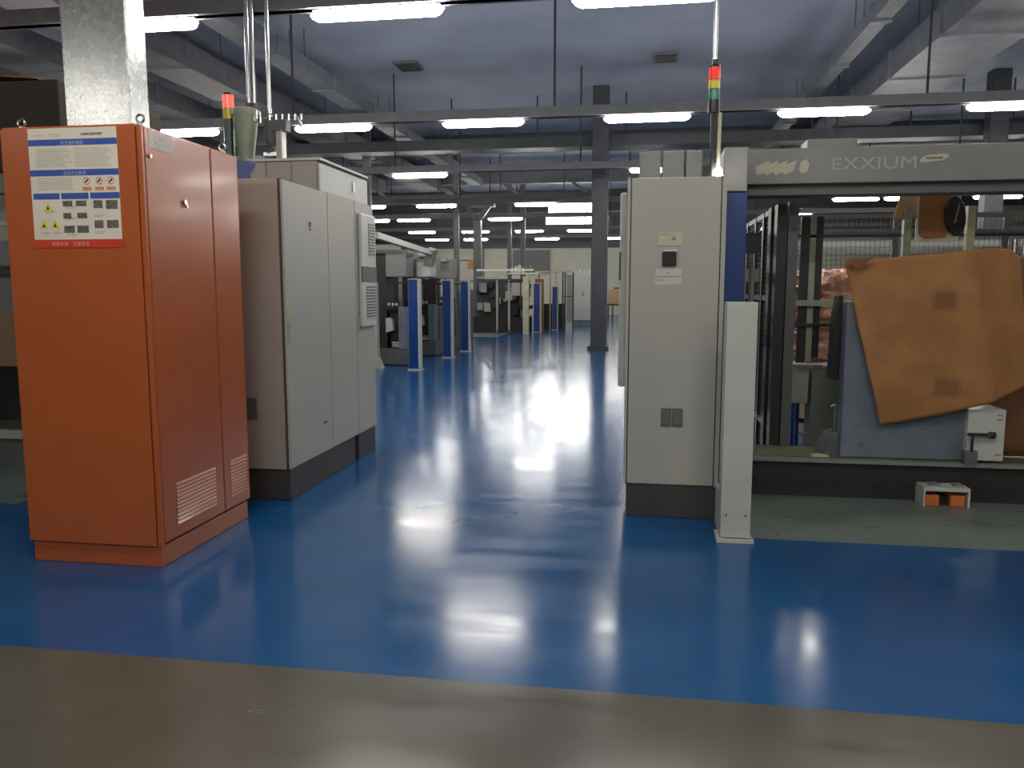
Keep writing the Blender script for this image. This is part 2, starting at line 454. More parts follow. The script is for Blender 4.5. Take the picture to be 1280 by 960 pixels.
# ================================================================== ORANGE CABINET
OX0, OX1, OY0, OY1, OZ = -3.19, -2.42, 3.69, 4.64, 2.25
t = thing('control_cabinet', 'bright orange steel control cabinet with a safety poster on its front', 'cabinet', ((OX0 + OX1) / 2, (OY0 + OY1) / 2, 0))
MB().box(OX0 + .01, OX1 - .015, OY0 + .01, OY1 - .01, 0, .11).build('plinth', 'orange', t, bevel=.004)
MB().box(OX0, OX1 - .03, OY0 + .004, OY1, .11, OZ).build('body', 'orange', t, bevel=.006)
MB().box(OX0 + .004, OX1 - .03, OY0 - .010, OY0 + .004, .115, OZ - .012).build('front_panel', 'orange', t, bevel=.004)
MB().box(OX1 - .025, OX1 + .0, OY0 - .004, OY0 + .018, .11, OZ - .01).build('corner_strip', 'orange', t, bevel=.004)
ym = 4.33
for i, (ya, yb) in enumerate(((OY0 + .022, ym - .004), (ym + .004, OY1))):
    d = MB().box(OX1 - .03, OX1, ya, yb, .125, OZ - .012).build('door', 'orange', t, bevel=.006)
    va, vb = (3.83, 4.23) if i == 0 else (4.40, 4.60)
    g = MB()
    for q in range(11):
        z = .20 + q * .021
        g.prism([(OX1, z), (OX1 + .008, z - .004), (OX1, z + .008)], 1, va, vb)
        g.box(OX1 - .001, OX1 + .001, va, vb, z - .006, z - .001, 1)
    g.build('vent_louvres', ['orange', 'orange_dark'], d)
    if i == 0:
        MB().cyl((OX1, 4.04, 1.905), (OX1 + .012, 4.04, 1.905), .015, 14).cyl((OX1, 4.04, 1.885), (OX1 + .02, 4.04, 1.885), .008, 8).build('lock', 'steel', d)
        MB().cyl((OX1, 3.745, 2.10), (OX1 + .012, 3.745, 2.10), .010, 10).build('bolt_cap', 'steel', d)
        MB().box(OX1, OX1 + .002, 3.745, 3.95, 2.145, 2.228).build('sticker', 'sticker', d)
        MB().box(OX1 + .002, OX1 + .003, 3.80, 3.90, 2.165, 2.178).box(OX1 + .002, OX1 + .003, 3.84, 3.92, 2.190, 2.205).build('sticker_print', 'paper_text', d)
for x, y in ((OX0 + .07, OY0 + .06), (OX1 - .04, OY0 + .06), (OX0 + .07, OY1 - .08), (OX1 - .05, OY1 - .08)):
    MB().cyl((x, y, OZ - .005), (x, y, OZ + .012), .016, 12).torus((x, y, OZ + .032), .020, .006, 'y', 16, 8).build('eye_bolt', 'steel', t, smooth=True)
# safety poster on the front
PY = OY0 - .010
px0, px1, pz0, pz1 = -3.03, -2.545, 1.655, OZ - .014
W_ = px1 - px0
ps = MB().box(px0, px1, PY - .002, PY, 1.692, pz1)
poster = sub(ps.build('safety_poster', 'paper', t), 'white safety poster with blue bands, pictures and a red bottom strip')
def pz(v): return pz1 - v * (pz1 - 1.692)
def pr(u0, u1, v0, v1, name, m, lift=.003):
    return MB().box(px0 + u0 * W_, px0 + u1 * W_, PY - lift, PY - .0015, pz(v1), pz(v0)).build(name, m, poster)
pr(0, 1, .10, .155, 'title_band', 'poster_blue')
pr(0, 1, .37, .425, 'title_band', 'poster_blue')
for u in ((0.02, .32), (.34, .65), (.67, 1)): pr(u[0], u[1], .58, .635, 'column_heading', 'poster_blue')
pr(-.01, 1.01, 1.0, 1.075, 'bottom_strip', 'poster_red')
g = MB()
def line(u0, u1, v, h=.006):
    g.box(px0 + u0 * W_, px0 + u1 * W_, PY - .0028, PY - .0015, pz(v + h), pz(v))
for i in range(9): line(.08, .44 + .05 * math.sin(i * 2.3), .185 + i * .019)
for i in range(9): line(.52, .90 + .03 * math.sin(i * 1.7), .185 + i * .019)
for i in range(6): line(.08, .48 + .06 * math.sin(i * 3.1), .447 + i * .019)
for u, v in ((.38, .70), (.38, .80), (.70, .78), (.70, .93), (.38, .95), (.14, .74), (.07, .93), (.22, .93)):
    line(u, u + .12, v); line(u + .01, u + .10, v + .013)
line(.05, .16, .06); line(.24, .38, .055); line(.30, .36, .07)
o = g.build('small_print', 'paper_text', poster); o['kind'] = 'stuff'
g = MB()
for u0, u1, v0, v1 in ((.35, .46, .65, .70), (.50, .62, .65, .70), (.35, .44, .76, .81), (.51, .62, .76, .81), (.35, .47, .875, .94), (.50, .63, .875, .94), (.70, .80, .65, .72), (.84, .97, .65, .73), (.70, .80, .83, .90), (.84, .97, .83, .90)):
    MB().box(px0 + u0 * W_, px0 + u1 * W_, PY - .0028, PY - .0015, pz(v1), pz(v0)).build('photo_print', 'poster_photo', poster)
g = MB()
for u, v in ((.18, .66), (.12, .82), (.25, .82)):
    cx = px0 + u * W_; zt = pz(v); r = .026
    g.prism([(cx, zt), (cx + r, zt - .044), (cx - r, zt - .044)], 1, PY - .003, PY - .0015)
    g.prism([(cx, zt - .016), (cx + .008, zt - .036), (cx - .008, zt - .036)], 1, PY - .0036, PY - .0028, 1)
g.build('warning_triangle', ['poster_yellow', 'black'], poster)
g = MB()
for u in (.64, .78, .91):
    cx = px0 + u * W_; cz = pz(.475)
    g.torus((cx, PY - .0022, cz), .017, .002, 'y', 14, 4, 0)
    g.bar((cx - .008, PY - .003, cz - .008), (cx + .008, PY - .003, cz + .008), .001, .007, 1)
    g.box(cx - .024, cx + .024, PY - .003, PY - .0015, pz(.56), pz(.53), 0)
g.build('prohibition_print', ['poster_rust', 'black'], poster)
text('title_lettering', '安全操作规程', .021, poster, (px0 + .37 * W_, PY - .004, pz(.148)), 'poster_lilac', .0004)
text('title_lettering', '设备安全要求', .021, poster, (px0 + .38 * W_, PY - .004, pz(.418)), 'poster_lilac', .0004)
text('bottom_lettering', '珍爱生命    注意安全', .023, poster, (px0 + .2 * W_, PY - .004, pz(1.055)), 'poster_pink', .0004)
text('head_lettering', '设备安全警示看板', .015, poster, (px0 + .60 * W_, PY - .0035, pz(.07)), 'poster_photo', .0003)

# galvanised duct rising behind the orange cabinet
t = thing('galvanised_duct', 'tall shiny galvanised sheet duct rising behind the orange cabinet to the ceiling', 'duct', (-3.405, 4.85, 0))
for i, (a, c) in enumerate(((0, 2.0), (2.0, 4.0), (4.0, ZC))):
    MB().box(-3.63, -3.18, 4.75, 4.95, a, c).build('duct_section', 'galv', t, bevel=.006)
MB().box(-3.645, -3.165, 4.735, 4.965, 3.98, 4.02).build('flange', 'galv', t)

# ================================================================== GREY THREE-DOOR CABINET (left)
GX0, GX1, GY0, GY1, GZ0, GZ1 = -2.95, -2.33, 5.05, 6.87, .215, 2.165
t = thing('control_cabinet', 'long grey three-door control cabinet standing behind the orange one', 'cabinet', ((GX0 + GX1) / 2, (GY0 + GY1) / 2, 0))
pl = MB().box(GX0 + .02, GX1 - .01, GY0 + .015, 6.33, 0, GZ0).box(GX0 + .02, GX1 - .01, 6.42, GY1 - .02, 0, GZ0).build('plinth', 'plinth', t, bevel=.004)
MB().box(GX0 + .04, GX1 - .05, 6.33, 6.42, .05, GZ0).build('plinth_gap', 'black_metal', t)
MB().box(GX0, GX1 - .025, GY0, GY1, GZ0, GZ1).build('body', 'cab_soft', t, bevel=.006)
MB().box(GX1 - .03, GX1 - .018, GY0 - .002, GY1 + .002, GZ0, GZ1).build('door_seal', 'gasket', t)
doors = []
for ya, yb in ((GY0 + .008, 5.822), (5.830, 6.405), (6.413, GY1 - .004)):
    doors.append(MB().box(GX1 - .018, GX1, ya, yb, GZ0 + .005, GZ1 - .006).build('door', 'cab', t, bevel=.004))
MB().prism([(5.10, 1.28), (5.145, 1.28), (5.1225, 1.325)], 0, GX1, GX1 + .002).build('warning_sticker', 'yellow_sticker', doors[0])
MB().box(GX1, GX1 + .012, 5.085, 5.105, 1.08, 1.22).build('handle', 'cab', doors[0], bevel=.003)
MB().cyl((GX1, 5.49, 1.90), (GX1 + .006, 5.49, 1.90), .018, 14).cyl((GX1, 5.49, 1.865), (GX1 + .005, 5.49, 1.865), .010, 10).build('badge', 'black', doors[0])
MB().box(GX1, GX1 + .003, 5.64, 5.72, .435, .45).build('maker_plate', 'label_dark', doors[0])
MB().box(GX1, GX1 + .012, 6.43, 6.45, 1.08, 1.22).build('handle', 'cab', doors[2], bevel=.003)
MB().box(GX0 + .33, GX0 + .39, GY0 - .02, GY0, .57, .71).build('cable_socket', 'label_dark', t)
# cooling unit on the last door
ac = MB().box(GX1, GX1 + .035, 6.47, 6.84, 1.12, 2.07).build('cooling_unit', 'cab_light', t, bevel=.014)
g = MB()
for q in range(11):
    z = 1.19 + q * .025
    g.box(GX1 + .033, GX1 + .042, 6.56, 6.80, z, z + .010)
    g.box(GX1 + .031, GX1 + .037, 6.56, 6.80, z + .010, z + .025, 1)
g.build('lower_grille', ['cab_light', 'machine_mid'], ac)
g = MB()
for q in range(11):
    z = 1.72 + q * .025
    g.box(GX1 + .033, GX1 + .042, 6.64, 6.80, z, z + .010)
    g.box(GX1 + .031, GX1 + .037, 6.64, 6.80, z + .010, z + .025, 1)
g.build('upper_grille', ['cab_light', 'machine_mid'], ac)
MB().box(GX1 + .02, GX1 + .038, 6.472, 6.838, 1.50, 1.63).build('label_band', 'label_dark', ac)

# box on the roof of that cabinet
t = thing('transformer_box', 'grey and white steel box lying on top of the long grey cabinet', 'box', (-2.65, 6.35, GZ1))
MB().box(-2.93, -2.39, 5.82, 6.86, GZ1 - .001, 2.40).build('body', 'machine_mid', t)
for x0, x1 in ((-2.925, -2.80), (-2.795, -2.60), (-2.595, -2.395)):
    MB().box(x0, x1, 5.805, 5.82, GZ1 + .008, 2.39).build('front_panel', 'cab_soft', t, bevel=.003)
MB().box(-2.39, -2.372, 5.81, 6.86, GZ1 + .004, 2.375).build('side_panel', 'cab_light', t, bevel=.003)
MB().box(-2.95, -2.365, 5.80, 6.88, 2.395, 2.415).build('lid', 'cab_light', t, bevel=.003)
MB().box(-2.372, -2.360, 6.48, 6.51, 2.24, 2.32).build('latch', 'steel', t)
# blue funnel
b = MB().lathe((-2.76, 5.35, GZ1 - .001), [(.03, 0), (.03, .03), (.09, .12), (.1, .15), (.1, .155)], 20)
tag(b.build('funnel', 'blue_soft', smooth=True), 'small soft blue funnel on the near end of the grey cabinet roof', 'funnel')

# ================================================================== LEFT MACHINE behind the cabinets
t = thing('moulding_machine', 'dark moulding machine mostly hidden behind the orange and grey cabinets', 'machine', (-6.3, 6.5, 0))
MB().box(-10.5, -4.0, 5.75, 7.3, 0, .29).build('base_beam', 'machine_mid', t)
MB().box(-10.5, -4.0, 5.70, 5.75, .23, .30).build('base_lip', 'cab', t)
MB().box(-10.5, -4.0, 6.2, 7.2, .29, .8).build('bed', 'base', t)
MB().box(-4.3, -3.02, 6.15, 7.2, 0, 2.1).build('end_housing', 'machine', t, bevel=.01)
for x in (-10.4, -8.2, -5.75, -4.35):
    MB().box(x, x + .09, 5.8, 5.9, .3, 2.25).build('guard_post', 'black_metal', t)
MB().box(-10.5, -4.3, 5.8, 5.92, 2.2, 2.36).build('top_rail', 'machine', t)
MB().box(-10.5, -4.3, 5.84, 5.88, 1.95, 1.985).build('guard_rail', 'yellow_post', t)
MB().box(-8.0, -6.0, 6.3, 7.1, .8, 1.9).build('clamp_unit', 'machine_mid', t)
for z in (.95, 1.6): MB().cyl((-6.0, 6.7, z), (-4.3, 6.7, z), .06, 12).build('tie_bar', 'steel', t)
o = tag(MB().box(-5.35, -4.75, 5.86, 6.2, .802, 1.25).build('carton', 'carton', bevel=.01), 'brown carton on the bed of the dark machine left of the orange cabinet', 'carton')
b = MB().box(-7.2, -4.45, 5.75, 7.1, 2.362, 3.045)
o = tag(b.build('board_cover', 'cover', bevel=.01), 'dull brown board cover standing on the machine at the left edge', 'cover')
g = MB()
n = 12
vs = []; fs = []
for i in range(n + 1):
    for j in range(5):
        x = -6.1 + i * (1.5 / n)
        vs.append((x, 5.72 + j * .2, 3.052 + .05 * math.sin(math.pi * i / n) * (1 - .1 * j) + .01 * noise.noise(Vector((x * 3, j, 0)))))
for i in range(n):
    for j in range(4): fs.append((i * 5 + j, i * 5 + j + 1, (i + 1) * 5 + j + 1, (i + 1) * 5 + j))
g.add(vs, fs)
tag(g.build('paper_sheet', 'orange_sign', solid=.004), 'bright orange paper sheet lying curled on the brown board cover', 'paper')

# loader on the end housing
t = thing('hopper_loader', 'grey green conical hopper loader above the grey cabinet', 'hopper', (-3.30, 6.5, 2.1))
c = (-3.30, 6.5, 0)
MB().lathe((c[0], c[1], 2.4), [(.055, 0), (.06, .12), (.075, .25), (.10, .44), (.104, .50)], 24).build('cone', 'hopper', t, smooth=True)
MB().lathe((c[0], c[1], 2.88), [(.112, 0), (.116, .02), (.114, .05), (.09, .065)], 24).build('lid', 'hopper', t, smooth=True)
MB().cyl((c[0], c[1], 2.1), (c[0], c[1], 2.42), .05, 14).build('neck', 'machine_mid', t)
for a in (.3, -.3, math.pi):
    x, y = c[0] + .112 * math.cos(a), c[1] + .112 * math.sin(a)
    MB().box(x - .012, x + .012, y - .012, y + .012, 2.83, 2.92).build('clamp', 'steel', t)
t = thing('filter_canister', 'dark grey vacuum filter canister right of the hopper loader', 'canister', (-3.09, 6.55, 2.1))
MB().lathe((-3.09, 6.55, 2.64), [(.04, 0), (.066, .04), (.066, .2), (.05, .23)], 20).build('canister_body', 'machine_mid', t, smooth=True)
MB().cyl((-3.09, 6.55, 2.1), (-3.09, 6.55, 2.66), .028, 12).build('stem', 'machine_mid', t)
MB().box(-3.15, -3.03, 6.50, 6.60, 2.55, 2.585).build('bracket', 'steel', t)
MB().cyl((-3.13, 6.46, 2.59), (-3.05, 6.46, 2.62), .013, 8).build('valve', 'steel', t)
t = thing('manifold_post', 'pale upright post with a row of air fittings right of the canister', 'post', (-2.99, 6.5, 2.1))
MB().box(-3.025, -2.975, 6.48, 6.54, 2.1, 2.76).build('post', 'cab', t)
MB().box(-2.978, -2.967, 6.47, 6.55, 2.1, 2.76).build('edge_trim', 'white_plastic', t)
MB().box(-3.045, -2.93, 6.47, 6.56, 2.75, 2.84).build('valve_block', 'machine_mid', t)
MB().cyl((-3.10, 6.5, 2.862), (-2.80, 6.5, 2.862), .01, 8).build('manifold', 'steel', t)
for i in range(6):
    x = -3.08 + i * .055
    MB().cyl((x, 6.5, 2.835), (x, 6.5, 2.885), .013, 8).build('fitting', 'steel', t)
MB().cyl((-2.83, 6.49, 2.86), (-2.80, 6.49, 2.78), .014, 8).build('gauge_elbow', 'steel', t)
# vertical pipes to ceiling
for x, y, z, r, lab in ((-3.262, 6.5, 2.945, .018, 'left one of the twin steel pipes dropping to the hopper'), (-3.215, 6.5, 2.945, .014, 'thin steel pipe touching the left pipe above the hopper'), (-3.105, 6.55, 2.865, .016, 'steel pipe dropping alone to the filter canister')):
    t = thing('drop_pipe', lab, 'pipe', (x, y, z))
    MB().cyl((x, y, z), (x, y, ZC), r, 12).build('tube', 'steel', t, smooth=True)
    MB().cyl((x, y, z), (x, y, z + .04), r * 1.5, 12).build('collar', 'machine_mid', t)

def signal_tower(x, y, zb, z0, hs, lab, r, lit, polem='black_metal'):
    t = thing('signal_tower', lab, 'signal light', (x, y, zb))
    MB().cyl((x, y, zb), (x, y, z0), .016 if polem == 'black_metal' else r * .95, 12).build('pole', polem, t)
    z = z0
    for nm, m, h in hs:
        MB().cyl((x, y, z), (x, y, z + h - .004), r, 18).build(nm, m, t, smooth=True)
        MB().cyl((x, y, z + h - .004), (x, y, z + h), r * .92, 18).build('ring', 'black', t)
        z += h
    MB().lathe((x, y, z), [(r * .98, 0), (r * .9, .012), (r * .4, .02)], 18).build('cap', 'black', t)
    return t
signal_tower(-3.45, 6.5, 2.1, 2.86, (('yellow_lens', 'yellow_lens', .09), ('red_lens', 'red_lit', .11)), 'signal tower with lit red top and yellow ring, left of the hopper', .046, True, 'dark_teal')

# ================================================================== RIGHT CABINET
RX0, RX1, RY0, RY1 = -.085, .505, 5.04, 5.84
t = thing('control_cabinet', 'tall narrow grey cabinet with a black square switch, standing right of the aisle', 'cabinet', ((RX0 + RX1) / 2, (RY0 + RY1) / 2, 0))
MB().box(RX0 + .02, RX1 - .005, RY0 + .012, RY1 - .02, 0, .21).build('plinth', 'plinth', t, bevel=.004)
MB().box(RX0, RX1, RY0 + .025, RY1, .21, 2.12).build('body', 'cab', t, bevel=.006)
MB().box(RX0 + .006, RX1 - .006, RY0 + .016, RY0 + .027, .213, 2.118).build('door_seal', 'gasket', t)
d = MB().box(RX0 + .024, RX1 - .032, RY0, RY0 + .018, .215, 2.115).build('door', 'cab', t, bevel=.005)
MB().box(RX1 - .026, RX1, RY0 + .002, RY0 + .03, .21, 2.12).build('door_frame', 'cab', t)
MB().box(RX0, RX0 + .018, RY0 + .002, RY0 + .03, .21, 2.12).build('door_frame', 'cab', t)
f = RY0
MB().box(.104, .252, f - .004, f, 1.705, 1.785).build('label_plate', 'cream_print', d, bevel=.002)
MB().box(.186, .210, f - .006, f - .003, 1.738, 1.758).build('label_print', 'machine', d)
MB().box(.115, .17, f - .0055, f - .003, 1.772, 1.776).build('label_print', 'machine', d)
MB().box(.137, .220, f - .006, f, 1.672, 1.684).build('switch_label', 'white_plastic', d)
MB().box(.131, .215, f - .022, f, 1.585, 1.672).build('rotary_switch', 'black', d, bevel=.004)
for z0, z1 in ((1.525, 1.568), (1.470, 1.512)):
    MB().box(.092, .250, f - .003, f, z0, z1).build('label_plate', 'cab_light', d)
MB().box(.165, .175, f - .004, f - .002, 1.54, 1.546).build('label_print', 'machine_mid', d)
MB().box(.10, .15, f - .004, f - .002, 1.496, 1.5).build('label_print', 'machine_mid', d)
for x in (.145, .215):
    s = MB().box(x, x + .062, f - .012, f, .592, .705).build('socket_cover', 'label_dark', d, bevel=.003)
    MB().box(x + .010, x + .052, f - .016, f - .011, .604, .693).build('socket_lid', 'oily', s)
a = MB().box(RX0 - .05, RX0, 5.30, 5.74, .80, 2.06).build('cooling_unit', 'cab_light', t, bevel=.014)
MB().box(RX0 - .053, RX0 - .04, 5.298, 5.742, 1.50, 1.68).build('label_band', 'label_dark', a)
# junction boxes on top
for i, (x0, x1) in enumerate(((-.02, .12), (.13, .27), (.28, .385))):
    o = MB().box(x0, x1, 5.45, 5.75, 2.119, 2.335).build('junction_box', 'machine', bevel=.006)
    tag(o, 'grey junction box on the narrow cabinet, %s of the three' % ('left', 'middle', 'right')[i], 'box', 'junction boxes on the narrow cabinet')
signal_tower(.425, 5.2, 2.119, 2.515, (('black_base', 'black', .075), ('green_lens', 'green_lens', .065), ('yellow_lens', 'yellow_lens', .055), ('red_lens', 'red_lens', .075)), 'signal tower with red, yellow and green lenses on the narrow cabinet', .036, False)
t = thing('lamp_post_tube', 'yellowed tube with a small glowing white bulb beside the signal tower pole', 'lamp', (.455, 5.17, 2.119))
MB().cyl((.462, 5.20, 2.121), (.464, 5.20, 2.515), .012, 10).build('tube', 'yellow_post', t)
MB().lathe((.462, 5.16, 2.125), [(.008, 0), (.022, .015), (.022, .045), (.01, .06)], 14).build('bulb', 'lamp', t, smooth=True)
t = thing('drop_pipe', 'thin pale rod from the ceiling down to the signal tower cap', 'pipe', (.425, 5.2, 2.8))
MB().cyl((.425, 5.2, 2.80), (.425, 5.2, ZC), .013, 10).build('tube', 'steel', t, smooth=True)
MB().cyl((.425, 5.2, 2.80), (.425, 5.2, 2.83), .018, 10).build('collar', 'black', t)

# ================================================================== LIGHT-CURTAIN POSTS
def guard_post(x0, x1, y, z, lab, front, group=None, bracket=False):
    w = x1 - x0
    t = thing('guard_post', lab, 'post', ((x0 + x1) / 2, y + w / 2, 0), group)
    MB().box(x0, x1, y, y + w * .9, .025, z).build('column', 'white', t, bevel=.004)
    if front != 'white':
        MB().box(x0 + w * .03, x1 - w * .14, y - .006, y, .03, z - .01).build('front_cover', front, t)
    MB().box(x0 - .02, x1 + .02, y - .02, y + w * .9 + .02, 0, .02).build('foot_plate', 'white', t)
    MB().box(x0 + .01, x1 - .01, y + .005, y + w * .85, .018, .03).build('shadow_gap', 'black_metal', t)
    for s in (x0 + .03, x1 - .03):
        MB().cyl((s, y - .009, .16), (s, y, .16), .006, 8).build('bolt', 'machine_mid', t)
    if bracket:
        MB().bar((x0, y + w * .5, z - .07), (x0 - .55, y + w * .5, z - .07), .03, .03).build('arm', 'black_metal', t)
        MB().bar((x0 - .55, y + w * .5, z - .055), (x0 - .55, y + w * .5, z - .75), .03, .03).build('arm', 'black_metal', t)
    return t
guard_post(.481, .648, 4.60, 1.372, 'plain white guard post in front of the narrow grey cabinet', 'white')
MB_ = MB().box(.487, .503, 4.79, 5.0, 0, .25)
tag(MB_.build('anchor_bracket', 'cab_light', bevel=.003), 'low pale steel bracket behind the foot of the white guard post', 'bracket')
guard_post(-4.03, -3.83, 13.7, 1.61, 'blue-fronted guard post, nearest of the three left of the far aisle', 'blue', 'blue-fronted guard posts', True)
guard_post(-4.03, -3.83, 16.2, 1.61, 'blue-fronted guard post, middle one of the three left of the far aisle', 'blue', 'blue-fronted guard posts', True)
guard_post(-4.03, -3.83, 17.9, 1.61, 'blue-fronted guard post, furthest of the three left of the far aisle', 'blue', 'blue-fronted guard posts', True)
guard_post(-3.42, -3.18, 26.0, 1.60, 'blue guard post beside the cream column at the far fence', 'blue', 'blue-fronted guard posts')
guard_post(-2.98, -2.78, 27.6, 1.50, 'furthest blue guard post in front of the far fence', 'blue', 'blue-fronted guard posts')

# ================================================================== RIGHT MOULDING MACHINE
t = thing('moulding_machine', 'large grey moulding machine with a lettered top beam on the right', 'machine', (3.0, 6.4, 0))
MB().box(.515, .66, 5.36, 6.6, 2.06, 2.335).build('end_cowl', 'machine', t, bevel=.006)
MB().box(.525, .667, 5.38, 6.6, .95, 2.06).build('blue_end_panel', 'blue', t, bevel=.005)
MB().box(.54, .667, 5.42, 6.6, 0, .95).build('lower_end_panel', 'base', t)
MB().box(.66, 7.0, 5.72, 6.0, 2.145, 2.378).build('top_beam', 'machine', t, bevel=.006)
MB().box(.66, 7.0, 5.78, 6.0, 2.078, 2.145).build('door_track', 'machine_mid', t)
MB().box(1.09, 1.41, 5.76, 5.98, 2.378, 2.44).build('beam_cap', 'machine', t, bevel=.004)
MB().box(.667, 7.0, 5.76, 6.18, .05, .262).build('base_beam', 'base', t)
MB().box(.667, 7.0, 5.74, 5.80, 0, .075).build('base_flange', 'base', t)
MB().box(.667, 7.0, 5.72, 5.76, .245, .268).build('base_lip', 'machine', t)
MB().box(.667, 7.0, 5.76, 6.18, .262, .272).build('bed_plate', 'oily', t)
MB().box(1.215, 1.33, 5.79, 5.86, .268, .282).build('rail_stop', 'yellow_post', t)
# logo: slanted zigzag block, lettering and small plate
z0, z1 = 2.196, 2.300; y = 5.7195
g = MB()
for k_, xk in enumerate((.757, .812, .872, .930)):
    MB().prism([(xk - .008, 2.262), (xk + .008, 2.202), (xk + .055, 2.222), (xk + .082, 2.296), (xk + .058, 2.286), (xk + .045, 2.30)][0:1] + [(xk + .008, 2.202), (xk + .072, 2.226), (xk + .088, 2.298), (xk + .02, 2.272)], 1, y - .003 - .0004 * k_, y + .001).build('emblem_blade', 'cream_print', t)
g.prism([(1.055, 2.205), (1.090, 2.222), (1.100, 2.272), (1.078, 2.305), (1.045, 2.285), (1.035, 2.235)], 1, y - .003, y + .001)
g.build('emblem_drop', 'cream_print', t)
text('beam_lettering', 'EXXIUM', .115, t, (1.235, y - .002, 2.228), 'grey_print', .002, .0, 1.30)
g = MB().prism([(1.795, 2.262), (1.930, 2.275), (1.968, 2.30), (1.955, 2.318), (1.83, 2.312), (1.79, 2.285)], 1, y - .004, y + .001)
g.build('model_badge', 'cream_print', t)
g = MB().box(1.83, 1.93, y - .006, y - .003, 2.285, 2.298).build('badge_print', 'oily', t)
# dark sliding guard column, grey jamb and wire mesh beyond it
MB().box(.985, 1.055, 6.19, 6.32, 0, 2.06).build('guard_column', 'black_metal', t)
MB().box(.975, 1.03, 6.42, 6.56, 0, 2.06).build('guard_column', 'base', t)
MB().box(1.065, 1.135, 6.19, 6.26, 0, 2.075).build('jamb', 'machine_mid', t)
for yy in (6.9, 7.35, 7.9, 8.4): MB().box(.99, 1.03, yy, yy + .06, 0, 2.06).build('side_fence_post', 'black_metal', t)
for z in (2.02, 1.35, .35): MB().box(.995, 1.025, 6.3, 8.45, z, z + .04).build('side_fence_rail', 'black_metal', t)
g = MB()
for i in range(58): g.box(1.008, 1.012, 6.56 + i * .033, 6.564 + i * .033, .1, 2.03)
for i in range(50): g.box(1.008, 1.012, 6.56, 8.44, .1 + i * .039, .104 + i * .039)
o = g.build('wire_mesh', 'mesh', t); o['kind'] = 'stuff'
for z, m_, h_ in ((.45, 'machine', .35), (1.02, 'cab_soft', .12), (1.22, 'machine', .06), (1.5, 'cab_soft', .1), (1.72, 'machine_mid', .16)):
    MB().box(.70, .93, 6.6, 6.68, z, z + h_).build('valve_bank', m_, t)
MB().box(.70, .76, 6.62, 6.68, .262, 1.95).build('valve_frame', 'machine_mid', t)
MB().cyl((.84, 6.36, .35), (.84, 6.36, 1.6), .022, 10).build('hose', 'machine', t)
MB().cyl((.885, 6.36, .3), (.885, 6.36, 1.3), .012, 8).build('hose', 'steel', t)
# inner frame
MB().box(1.300, 1.345, 6.60, 6.64, .86, 2.0).build('inner_post', 'hopper', t)
MB().box(1.235, 1.300, 6.61, 6.64, .86, 2.0).build('inner_post_edge', 'black_metal', t)
MB().box(1.345, 1.40, 6.61, 6.64, .9, 2.0).build('inner_post_edge', 'black_metal', t)
MB().box(1.205, 1.65, 6.56, 6.60, 1.31, 1.355).build('cross_rail', 'hopper', t)
MB().box(1.205, 1.65, 6.57, 6.60, 1.15, 1.175).build('cross_rail', 'black_metal', t)
MB().box(1.14, 3.6, 6.60, 6.63, 1.84, 1.86).build('cross_rail', 'black_metal', t)
MB().prism([(1.36, .80), (1.42, .80), (1.425, 1.2), (1.42, 1.40), (1.39, 1.40), (1.365, 1.2)], 1, 5.98, 6.12).build('belt_guard', 'black_metal', t, bevel=.01)
MB().prism([(1.30, .272), (1.42, .272), (1.42, .42), (1.36, .40)], 1, 5.85, 6.15).build('gusset', 'machine_mid', t)
MB().cyl((1.405, 6.0, .36), (1.405, 6.0, .62), .010, 8).cyl((1.40, 6.0, .62), (1.375, 6.0, .60), .010, 8).build('pipe_bend', 'steel', t)
# slate front panel + side box
p = MB().box(1.405, 2.215, 5.80, 5.92, .274, 1.36).build('sliding_door', 'slate', t, bevel=.008)
for x, z in ((1.51, .50), (1.54, .37), (1.83, .345), (1.9, .46), (1.95, .49), (2.05, .42)):
    MB().cyl((x, 5.794, z), (x, 5.80, z), .008, 8).build('bolt', 'steel', p)
MB().box(2.20, 2.435, 5.74, 6.05, .290, .64).build('valve_box', 'cab_light', t, bevel=.005)
v = MB().cyl((2.19, 5.70, .475), (2.36, 5.70, .475), .012, 10).cyl((2.22, 5.70, .36), (2.22, 5.70, .475), .010, 8)
v.lathe((2.34, 5.70, .455), [(.02, 0), (.026, .02), (.02, .04)], 12)
v.cyl((2.34, 5.74, .475), (2.34, 5.70, .475), .010, 8).build('valve', 'black_metal', t)
MB().box(2.18, 2.26, 5.70, 5.76, .268, .36).build('valve_bracket', 'machine_mid', t)
MB().cyl((2.32, 5.682, .475), (2.32, 5.69, .475), .008, 8).build('valve_tip', 'steel', t)
for x, z in ((2.40, .60), (2.40, .57), (2.405, .33)):
    MB().box(x - .02, x + .012, 5.735, 5.742, z, z + .008).build('plate_print', 'machine', t)
# lifting lug under base
l = thing('levelling_foot', 'pale steel levelling foot with orange pads under the dark machine base', 'foot', (2.05, 5.66, 0))
MB().box(1.895, 2.185, 5.58, 5.74, .105, .130).build('top_plate', 'cab_light', l, bevel=.003)
MB().box(1.895, 1.907, 5.58, 5.74, 0, .106).build('side_plate', 'cab_light', l)
MB().box(2.173, 2.185, 5.58, 5.74, 0, .106).build('side_plate', 'cab_light', l)
for x in (1.915, 2.075): MB().box(x, x + .088, 5.60, 5.73, 0, .075).build('pad', 'orange_pad', l, bevel=.006)
MB().box(2.005, 2.073, 5.64, 5.73, 0, .06).build('spacer', 'black', l)
for x in (1.95, 2.10): MB().box(x, x + .06, 5.62, 5.70, .130, .145).build('nut_plate', 'machine', l)

